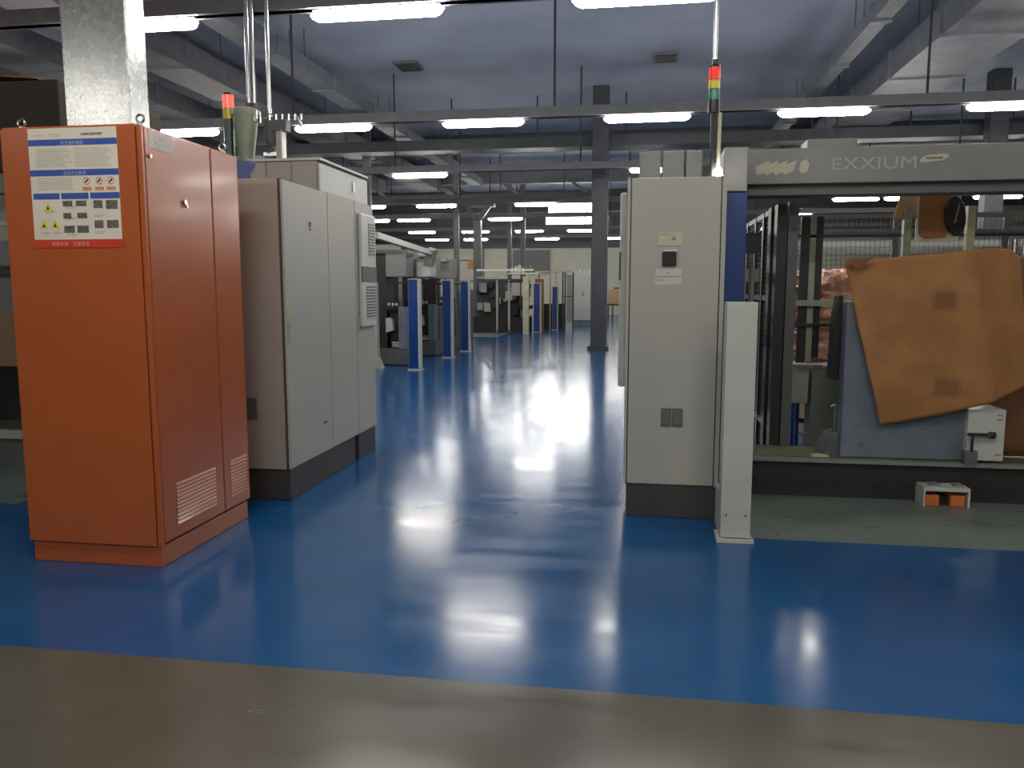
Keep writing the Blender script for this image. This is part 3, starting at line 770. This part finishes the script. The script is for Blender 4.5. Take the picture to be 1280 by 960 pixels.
# ------------------------------------------------------------------ kraft sheets
def sheet(name, top, bot, nz, y0, lab, m, cat='paper', amp=.02, crease=None, seed=0, stains=(), fold=0, stain_mat='kraft_fold'):
    """top/bot: matching lists of (x,z) joined column by column"""
    g = MB(); cols = []
    for i in range(len(top) - 1):
        st = 8
        for q in range(st + (1 if i == len(top) - 2 else 0)):
            k_ = q / st
            a = [top[i][c_] * (1 - k_) + top[i + 1][c_] * k_ for c_ in (0, 1)]
            b_ = [bot[i][c_] * (1 - k_) + bot[i + 1][c_] * k_ for c_ in (0, 1)]
            cols.append((a, b_))
    for a, b_ in cols:
        for j in range(nz + 1):
            s_ = j / nz
            x = a[0] * (1 - s_) + b_[0] * s_; z = a[1] * (1 - s_) + b_[1] * s_
            d = amp * noise.noise(Vector((x * 2.4, z * 2.0, seed))) + amp * .4 * noise.noise(Vector((x * 8, z * 7, seed + 3)))
            if crease:
                xc = crease[0] + (crease[1] - crease[0]) * s_
                d += -.03 * math.exp(-abs(x - xc) * 14) + (.20 * max(0, x - xc))
            g.v.append((x, y0 + d, z))
    for i in range(len(cols) - 1):
        for j in range(nz):
            k_ = i * (nz + 1) + j
            g.f.append([k_, k_ + 1, k_ + nz + 2, k_ + nz + 1])
            g.m.append(0)
    return tag(g.build(name, [m, stain_mat], smooth=True, solid=.003), lab, cat)
sh = sheet('kraft_sheet', [(1.355, 1.637), (1.62, 1.650), (1.92, 1.675), (2.27, 1.712), (2.40, 1.705), (2.47, 1.65)],
      [(1.635, .520), (1.75, .535), (1.99, .595), (2.31, .690), (2.46, .755), (2.58, .82)], 44, 5.725,
      'large creased orange-brown kraft sheet hung over the machine front', 'kraft', amp=.03, crease=(2.14, 2.33), seed=2)
def stain_spots(mname, spots, dark):
    """two rectangular oil spots soaked into the sheet, placed in the sheet's own coordinates"""
    nt = M[mname].node_tree; bs = nt.nodes['Principled BSDF']
    src = bs.inputs['Base Color'].links[0].from_socket
    tc = [n for n in nt.nodes if n.type == 'TEX_COORD'][0]
    sx = nt.nodes.new('ShaderNodeSeparateXYZ'); nt.links.new(tc.outputs['Object'], sx.inputs[0])
    for cx, cz, hw, hh in spots:
        outs = []
        for ax, c_, h_ in (('X', cx, hw), ('Z', cz, hh)):
            a = nt.nodes.new('ShaderNodeMath'); a.operation = 'SUBTRACT'; a.inputs[1].default_value = c_
            nt.links.new(sx.outputs[ax], a.inputs[0])
            b_ = nt.nodes.new('ShaderNodeMath'); b_.operation = 'ABSOLUTE'; nt.links.new(a.outputs[0], b_.inputs[0])
            m_ = nt.nodes.new('ShaderNodeMapRange'); m_.inputs['From Min'].default_value = h_ - .02; m_.inputs['From Max'].default_value = h_ + .02
            m_.inputs['To Min'].default_value = .75; m_.inputs['To Max'].default_value = 0
            nt.links.new(b_.outputs[0], m_.inputs['Value']); outs.append(m_)
        mu = nt.nodes.new('ShaderNodeMath'); mu.operation = 'MULTIPLY'
        nt.links.new(outs[0].outputs[0], mu.inputs[0]); nt.links.new(outs[1].outputs[0], mu.inputs[1])
        mx = nt.nodes.new('ShaderNodeMix'); mx.data_type = 'RGBA'
        nt.links.new(mu.outputs[0], mx.inputs[0]); nt.links.new(src, mx.inputs[6]); mx.inputs[7].default_value = (*dark, 1)
        src = mx.outputs[2]
    nt.links.new(src, bs.inputs['Base Color'])
M['kraft_spot'] = M['kraft'].copy()
so = sh.location
stain_spots('kraft_spot', ((2.045 - so.x, .79 - so.z, .08, .06), (2.0 - so.x, 1.365 - so.z, .075, .065)), (.13, .06, .025))
sh.data.materials[0] = M['kraft_spot']
fc = MB().prism([(1.352, 1.642), (1.53, 1.650), (1.42, 1.575)], 1, 5.668, 5.674).build('folded_corner', 'kraft_fold')
for v in fc.data.vertices: v.co -= sh.location
fc.parent = sh
def on_sheet(x0, x1, z0, z1, nm, m):
    b_ = MB().box(x0, x1, 5.66, 5.666, z0, z1).build(nm, m)
    return b_
sheet('kraft_sheet', [(2.30, 1.66), (2.9, 1.66), (3.6, 1.62)], [(2.44, .28), (3.0, .285), (3.6, .28)], 16, 5.99,
      'darker brown oil-stained sheet hanging at the right picture edge', 'kraft_dark', amp=.03, seed=9)
# hanging pieces above
sheet('card_piece', [(1.93, 2.14), (2.02, 2.14), (2.10, 2.14)], [(1.885, 1.965), (2.0, 1.965), (2.10, 1.97)], 8, 6.57, 'small pale card taped to the inner post top', 'kraft_pale', 'card', amp=.01, seed=4)
t = thing('hanging_board', 'white board with brown paper and a dark oval bag under the lettered beam', 'board', (2.2, 6.55, 1.80))
MB().box(2.055, 2.36, 6.56, 6.575, 1.795, 2.14).build('board', 'white_plastic', t)
MB().prism([(2.07, 2.135), (2.30, 2.135), (2.29, 1.90), (2.26, 1.83), (2.12, 1.82), (2.075, 1.85)], 1, 6.545, 6.56).build('brown_paper', 'kraft', t)
pts = [(2.315 + .075 * math.cos(a) - .015 * math.sin(a), 1.985 + .15 * math.sin(a)) for a in [2 * math.pi * i / 20 for i in range(20)]]
MB().prism(pts, 1, 6.51, 6.545).build('oval_bag', 'black', t, bevel=.012)
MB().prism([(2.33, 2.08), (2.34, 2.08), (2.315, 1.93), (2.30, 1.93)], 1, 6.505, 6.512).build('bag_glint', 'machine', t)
for x, z0, m, lab in ((1.965, .272, 'hopper', 'pale upright carrying the small card inside the machine'), (2.41, .272, 'yellow_post', 'yellowed cream upright right of the dark oval bag')):
    o = MB().box(x, x + .055, 6.54, 6.595, 0, 2.06).build('inner_upright', m)
    tag(o, lab, 'post')

# rack with wrapped stock behind the machine
t = thing('stock_rack', 'low steel rack behind the moulding machine carrying film-wrapped stock', 'rack', (2.0, 7.3, 0))
for x in (1.30, 3.2):
    for y in (7.1, 7.55): MB().box(x, x + .05, y, y + .05, 0, .72).build('leg', 'machine_mid', t)
MB().box(1.25, 3.3, 7.05, 7.65, .70, .74).build('shelf', 'machine_mid', t)
MB().box(1.25, 3.3, 7.08, 7.12, .3, .34).build('brace', 'blue', t)
def bundle(x0, x1, y0, y1, z0, z1, lab, seed):
    bm = bmesh.new(); bmesh.ops.create_cube(bm, size=1)
    bmesh.ops.subdivide_edges(bm, edges=bm.edges[:], cuts=14, use_grid_fill=True)
    g = MB()
    for v in bm.verts:
        c = v.co * 2
        sq = Vector((math.copysign(abs(c.x) ** 1, c.x), c.y, c.z))
        ln = (abs(c.x) ** 8 + abs(c.y) ** 8 + abs(c.z) ** 8) ** (1 / 8)
        sq = c / ln if ln > 0 else c
        n_ = noise.noise(Vector((c.x * 2.2 + seed, c.y * 2.2, c.z * 3))) * .13 + noise.noise(Vector((c.x * 6 + seed, c.y * 6, c.z * 8))) * .09
        sq = sq * (1 + n_)
        z = max(-1, sq.z)
        v.co = ((x0 + x1) / 2 + sq.x * (x1 - x0) / 2, (y0 + y1) / 2 + sq.y * (y1 - y0) / 2, (z0 + z1) / 2 + z * (z1 - z0) / 2)
    bm.verts.index_update()
    g.add([v.co[:] for v in bm.verts], [tuple(v.index for v in f_.verts) for f_ in bm.faces]); bm.free()
    tag(g.build('wrapped_bundle', 'copper', smooth=True), lab, 'bundle', 'film-wrapped bundles on the rack')
bundle(1.26, 1.72, 7.08, 7.6, .742, 1.09, 'pinkish film-wrapped bundle, lower one beside the inner post', 1)
bundle(1.83, 2.5, 7.08, 7.6, .742, 1.15, 'pinkish film-wrapped bundle on the rack behind the slate panel', 2)
bundle(1.25, 1.46, 7.1, 7.6, 1.15, 1.56, 'pinkish wrapped bundle, upper left on the rack', 3)
bundle(1.50, 1.95, 7.1, 7.6, 1.17, 1.60, 'pinkish wrapped bundle, upper right beside the kraft sheet', 4)
t = thing('machine_tank', 'light grey square tank low behind the inner posts', 'tank', (1.35, 6.85, 0))
MB().box(1.22, 1.36, 6.72, 7.0, .52, .84).build('tank', 'cab', t, bevel=.01)
MB().box(1.24, 1.27, 6.75, 6.78, 0, .52).box(1.31, 1.34, 6.94, 6.97, 0, .52).build('leg', 'blue', t)
t = thing('chute', 'grey sheet-metal chute beside the light grey tank', 'chute', (1.5, 6.85, 0))
MB().prism([(1.39, 0.0), (1.60, 0.0), (1.66, .70), (1.60, .84), (1.39, .82)], 1, 6.75, 7.0).build('chute_body', 'machine', t, bevel=.01)
MB().box(1.385, 1.47, 6.74, 6.76, .80, .83).build('lip', 'steel', t)

# clutter beyond the right machine
def generic_machine(x0, x1, y0, y1, h, lab, body='machine_mid', top='machine', hood='black_metal'):
    t = thing('moulding_machine', lab, 'machine', ((x0 + x1) / 2, (y0 + y1) / 2, 0))
    MB().box(x0, x1, y0, y1, 0, .35).build('base_beam', 'base', t)
    MB().box(x0, x1, y0 - .03, y0, .28, .36).build('base_lip', 'cab', t)
    n = max(2, int((x1 - x0) / 1.1)); st = (x1 - x0) / n
    for i in range(n):
        a = x0 + i * st
        hh = h * (.55, .8, .65, .72)[i % 4]
        MB().box(a + .08, a + st - .08, y0 + .3, y1 - .1, .35, hh).build('unit', (body, top, 'machine_mid', 'cab_soft')[i % 4], t, bevel=.01)
        MB().box(a + .18, a + st * .5, y0 + .27, y0 + .3, hh * .5, hh * .8).build('cover_plate', ('cab', 'black', 'blue')[i % 3], t)
        MB().cyl((a + .2, y0 + .22, hh * .45), (a + st - .1, y0 + .22, hh * .45), .035, 8).build('tie_bar', 'steel', t)
    for i in range(n + 1):
        a = min(x1 - .07, x0 + i * st)
        MB().box(a, a + .06, y0, y0 + .06, .35, h).build('guard_post', 'machine_mid' if i % 2 else 'black_metal', t)
    MB().box(x0, x1, y0 - .01, y0 + .07, h - .12, h).build('top_rail', top, t)
    MB().box(x0, x1, y0, y0 + .05, h * .55, h * .55 + .04).build('guard_rail', hood, t)
    return t
generic_machine(1.6, 10, 9.6, 11, 2.1, 'second machine on the right, seen through the lettered machine', 'base', 'machine_mid')
generic_machine(1.4, 10, 13.4, 15, 2.2, 'third machine back on the right, dark behind guard posts')
generic_machine(1.4, 11, 20.5, 22.2, 2.4, 'distant machine row on the right beyond the second cross aisle', 'base')
for x, y, h, m, lab in ((4.15, 9.2, 2.25, 'machine', 'pale grey robot column far right behind the kraft sheet'),):
    t = thing('robot_arm', lab, 'robot', (x, y, 0))
    MB().box(x - .1, x + .1, y - .1, y + .1, 0, 2.1).build('column', 'machine', t, bevel=.01)
    MB().bar((x, y, 2.05), (x + .9, y, 2.3), .16, .14).build('boom', m, t)
    MB().box(x + .35, x + .75, y - .2, y + .1, 1.75, 2.08).build('gripper_box', 'cab', t, bevel=.01)
    for i in range(4): MB().cyl((x - .35 + i * .09, y - .15, 1.7), (x - .35 + i * .09, y - .15, 1.95), .018, 8).build('nozzle', 'steel', t)
    MB().box(x - .4, x, y - .18, y - .05, 1.66, 1.72).build('nozzle_bar', 'steel', t)
# mesh fence behind
t = thing('mesh_fence', 'dark wire mesh fence behind the wrapped bundles', 'fence', (3.0, 9.35, 0))
for i in range(5): MB().box(1.6 + i * 1.1, 1.65 + i * 1.1, 9.33, 9.38, 0, 2.25).build('fence_post', 'black_metal', t)
MB().box(1.6, 6.05, 9.34, 9.37, 2.2, 2.25).build('rail', 'black_metal', t)
g = MB()
for i in range(88): g.box(1.62 + i * .05, 1.625 + i * .05, 9.35, 9.354, .1, 2.2)
for i in range(42): g.box(1.6, 6.0, 9.35, 9.354, .1 + i * .05, .104 + i * .05)
o = g.build('wire_mesh', 'mesh', t); o['kind'] = 'stuff'
o = tag(MB().box(1.62, 2.3, 7.9, 8.5, 0, 1.62).build('crate', 'carton', bevel=.01), 'plain brown crate behind the wrapped bundles', 'crate')
bundle_t = MB().box(2.32, 2.9, 7.9, 8.5, 0, 1.66)
tag(bundle_t.build('covered_crate', 'teal', bevel=.05), 'crate under a dark teal cloth behind the wrapped bundles', 'crate')

# ================================================================== LEFT MACHINE ROW beyond the grey cabinet
t = thing('guard_post', 'plain grey-white guard post just beyond the grey cabinet cooling unit', 'post', (-4.75, 13.9, 0))
MB().box(-4.82, -4.66, 13.85, 13.99, 0.12, 1.55).build('column', 'cab', t, bevel=.004)
MB().prism([(-4.86, 0), (-4.58, 0), (-4.66, .2), (-4.82, .2)], 1, 13.8, 14.02).build('foot', 'cab', t)
def left_machine(y, h, lab, hoodx):
    t = thing('moulding_machine', lab, 'machine', (-7, y + .8, 0))
    MB().box(-11, -4.3, y, y + 1.05, .02, .32).build('base_beam', 'machine_mid', t)
    MB().box(-11, -4.32, y + .02, y + 1.02, 0, .14).build('base_skirt', 'black_metal', t)
    MB().box(-5.3, -4.32, y + .45, y + 1.0, .32, 1.05).build('bed', 'machine_mid', t)
    MB().box(-4.45, -4.32, y - .02, y + .3, .32, 1.1).build('end_plate', 'slate', t)
    MB().box(-4.72, -4.32, y + .1, y + .6, 1.66, 2.12).build('control_head', 'machine', t, bevel=.01)
    MB().box(-5.0, -4.72, y + .12, y + .6, .32, 2.1).build('tool_column', 'base', t)
    MB().box(-11, -5.0, y + .3, y + 1.0, .32, 1.9).build('clamp_unit', 'steel_dark', t)
    MB().box(-4.66, -4.50, y + .16, y + .4, .32, 1.05).build('bracket', 'base', t)
    MB().prism([(-4.70, .62), (-4.56, .66), (-4.58, .84), (-4.64, .9), (-4.70, .88)], 1, y - .02, y + .12).build('cast_cover', 'cab_light', t)
    for x in (-4.68, -4.6, -4.53): MB().box(x, x + .035, y + .06, y + .1, 1.12, 1.17).build('connector', 'cab_light', t)
    MB().box(-4.72, -4.36, y + .04, y + .16, 1.05, 1.08).build('cable_shelf', 'black_metal', t)
    MB().cyl((-4.62, y + .1, .42), (-4.4, y + .1, .42), .03, 8).build('tie_bar', 'steel', t)
    MB().box(-4.60, -4.34, y + .05, y + .12, .34, .40).build('drain_tray', 'cab', t)
    MB().box(-11, -4.4, y - .02, y + .06, h - .1, h).build('top_rail', 'machine', t)
    for x in (-10.9, -8.8, -6.6, -5.1):
        MB().box(x, x + .07, y - .01, y + .05, .3, h - .1).build('guard_post', 'cab', t)
    return t
left_machine(10.2, 2.2, 'first machine of the left row, next beyond the grey cabinet', 0)
left_machine(14.5, 2.25, 'machine with pale head behind the nearest blue post', 0)
left_machine(16.65, 2.2, 'machine behind the middle blue post in the left row', 0)
left_machine(18.2, 2.15, 'machine behind the furthest of the three blue posts', 0)
t = thing('robot_beam', 'long pale robot beam sloping over the machines beyond the grey cabinet', 'robot', (-3.9, 13, 0))
MB().bar((-3.80, 11.3, 2.21), (-4.02, 15.4, 2.12), .09, .09).build('beam', 'cab_light', t)
MB().bar((-3.98, 15.25, 2.2), (-4.15, 15.35, 1.65), .16, .22).build('carriage', 'machine', t)
MB().box(-4.3, -4.0, 15.2, 15.6, 1.66, 1.95).build('motor', 'cab_light', t, bevel=.02)
MB().box(-4.42, -4.3, 15.3, 15.42, 0, 2.2).build('column', 'machine', t)
MB().bar((-4.36, 15.36, 2.12), (-4.02, 15.36, 2.12), .08, .08).build('outrigger', 'cab_light', t)
# green guard screen
t = thing('guard_screen', 'pale green guard screen between the middle and furthest blue posts', 'screen', (-4.3, 19.42, 0))
MB().box(-4.42, -4.10, 19.4, 19.44, .2, 1.35).build('panel', 'green_glass', t)
MB().box(-4.44, -4.08, 19.38, 19.46, .12, .2).build('bottom_rail', 'cab', t)
MB().box(-4.46, -4.42, 19.38, 19.46, 0, 1.9).build('upright', 'machine_mid', t)
MB().box(-4.10, -4.06, 19.38, 19.46, 0, 1.4).build('upright', 'machine_mid', t)

# far fence with machines behind it
t = thing('guard_fence', 'long far guard fence with a pale top rail left of the dark pillar', 'fence', (-3.6, 25, 0))
MB().box(-5.1, -3.3, 25, 25.06, 1.98, 2.04).build('top_rail', 'white_plastic', t)
MB().box(-5.1, -4.4, 25, 25.05, 1.76, 1.80).build('mid_rail', 'cab', t)
for x in (-4.48, -4.10): MB().box(x, x + .06, 25, 25.06, .06, 1.7).build('upright', 'cab', t)
for x in (-4.42, -3.72): MB().box(x, x + .03, 25, 25.06, 0, 1.7).build('dark_upright', 'black_metal', t)
MB().box(-4.45, -3.68, 25, 25.05, 1.62, 1.67).build('dark_rail', 'black_metal', t)
MB().box(-4.45, -3.68, 25, 25.05, .08, .13).build('dark_rail', 'black_metal', t)
MB().box(-3.62, -3.44, 24.95, 25.1, 0, 1.80).build('cream_column', 'yellow_post', t)
t = thing('guard_fence', 'further guard fence running up to the far grey cabinet', 'fence', (-3.0, 27.8, 0))
MB().box(-3.8, -2.28, 27.8, 27.86, 1.98, 2.04).build('top_rail', 'yellow_post', t)
for i, x in enumerate((-3.1, -2.9, -2.66, -2.58, -2.3)):
    MB().box(x, x + .045, 27.8, 27.86, 0, 2.0).build('upright', ('cab', 'cab', 'black_metal', 'black_metal', 'wood_leg')[i], t)
MB().box(-2.6, -2.28, 27.8, 27.85, 1.15, 1.18).build('mid_rail', 'wood_leg', t)
MB().box(-2.52, -2.30, 28.1, 28.14, .25, 1.9).build('pale_panel', 'cab', t)
MB().box(-3.4, -2.62, 28.1, 28.6, .0, .9).build('cabinet_block', 'base', t)
t = thing('far_press', 'cluttered dark press behind the far fence', 'machine', (-4.6, 26.6, 0))
MB().box(-8.5, -3.6, 26.2, 27.0, 0, .5).build('base', 'base', t)
random.seed(3)
for i in range(26):
    x = -5.35 + random.random() * 1.7; z = .45 + random.random() * 1.0; s = .08 + random.random() * .16
    m_ = random.choice(['machine', 'base', 'machine_mid', 'cab', 'black', 'cab_soft'])
    MB().box(x, x + s, 26.0 + random.random() * .3, 26.9, z, z + s * 1.3).build('fitting', m_, t)
MB().box(-5.4, -3.7, 26.5, 27.0, .5, 1.75).build('frame', 'steel_dark', t)
MB().box(-4.15, -3.75, 26.0, 26.5, 1.2, 1.62).build('white_cover', 'cab', t)
o = tag(MB().box(-3.44, -3.2, 26.5, 27.0, 0, 1.75).build('stacked_cartons', 'kraft', bevel=.01), 'rust-brown stack of stock between cream column and blue post', 'stock')
# white parts heap on fence top platform
t = thing('parts_shelf', 'shelf of pale and brown parts above the far fence', 'shelf', (-3.8, 26.5, 1.75))
MB().box(-4.3, -3.3, 26.2, 27.0, 1.90, 1.95).build('shelf_board', 'white_plastic', t)
for x in (-4.28, -3.34): MB().box(x, x + .04, 26.6, 26.64, 1.76, 1.90).build('shelf_leg', 'machine_mid', t)
for i in range(7):
    x = -4.2 + i * .12
    o = tag(MB().lathe((x, 26.5, 1.951), [(.03, 0), (.055, .03), (.06, .09 + .06 * (i % 3)), (.03, .16 + .05 * (i % 3))], 10).build('moulded_jar', 'white_plastic' if i < 4 else 'carton', smooth=True),
            '%s jar on the far shelf above the fence, %s' % ('pale' if i < 4 else 'brown', ('leftmost', 'second', 'third', 'fourth', 'fifth', 'sixth', 'rightmost')[i]), 'jar', 'jars on the far shelf')
# orange and patterned boards on far wall side
tag(MB().box(-6.02, -5.66, 27.9, 27.93, 2.10, 2.42).build('orange_board', 'orange_sign'), 'small orange board hanging left of the forked pillar', 'sign')
t = thing('sign_hanger', 'thin rail holding the orange board by the forked pillar', 'rail', (-6.1, 27.95, 0))
MB().box(-6.5, -5.5, 27.93, 27.96, 2.40, 2.44).build('bar', 'machine_mid', t)
MB().box(-6.5, -6.46, 27.93, 27.96, 0, 2.44).build('leg', 'machine_mid', t)
MB().box(-5.72, -5.68, 27.93, 27.96, 0, 2.44).build('leg', 'machine_mid', t)
o = tag(MB().box(-6.46, -6.3, 27.9, 27.93, 2.08, 2.38).build('red_board', 'poster_red'), 'narrow red board beside the orange board', 'sign')
# far grey cabinet
t = thing('control_cabinet', 'distant pale grey cabinet left of the dark pillar', 'cabinet', (-2.2, 31.3, 0))
MB().box(-2.56, -1.80, 31.05, 31.7, 0, .22).build('plinth', 'slate', t)
MB().box(-2.58, -1.78, 31, 31.7, .22, 2.0).build('body', 'cab_light', t, bevel=.008)
MB().box(-2.20, -2.12, 30.99, 31.0, 1.15, 1.27).build('switch', 'machine', t)
for i in range(4): tag(MB().box(-2.5 + i * .17, -2.42 + i * .17, 31.2, 31.3, 2.0, 2.12 + .06 * (i % 2)).build('small_box', 'white_plastic'), 'small pale box on the distant grey cabinet, %s of four' % ('leftmost', 'second', 'third', 'rightmost')[i], 'box', 'boxes on the distant cabinet')
# little table with a covered machine near far wall
t = thing('work_table', 'small table with dark legs at the far end right of the pillar', 'table', (-.95, 33.2, 0))
MB().box(-1.33, -.5, 33.0, 33.5, .74, .80).build('table_top', 'wood_leg', t)
for x in (-1.30, -1.12, -.6):
    MB().box(x, x + .06, 33.03, 33.09, 0, .74).build('leg', 'wood_leg', t)
tag(MB().box(-1.28, -.52, 33.05, 33.45, .80, 1.42).build('equipment_case', 'kraft_pale', bevel=.03), 'beige equipment case on the small far table', 'case')
tag(MB().box(-1.05, -.7, 33.1, 33.3, 1.42, 1.47).build('paper_tray', 'black'), 'dark tray lying on the beige equipment case', 'tray')
# more far clutter along left
generic_machine(-12, -5.6, 23.0, 24.6, 2.1, 'far left machine beyond the row with blue posts', 'steel_dark')
generic_machine(-13, -4.9, 30.5, 32, 1.75, 'dark low machine near the far wall left of the pillar', 'base')
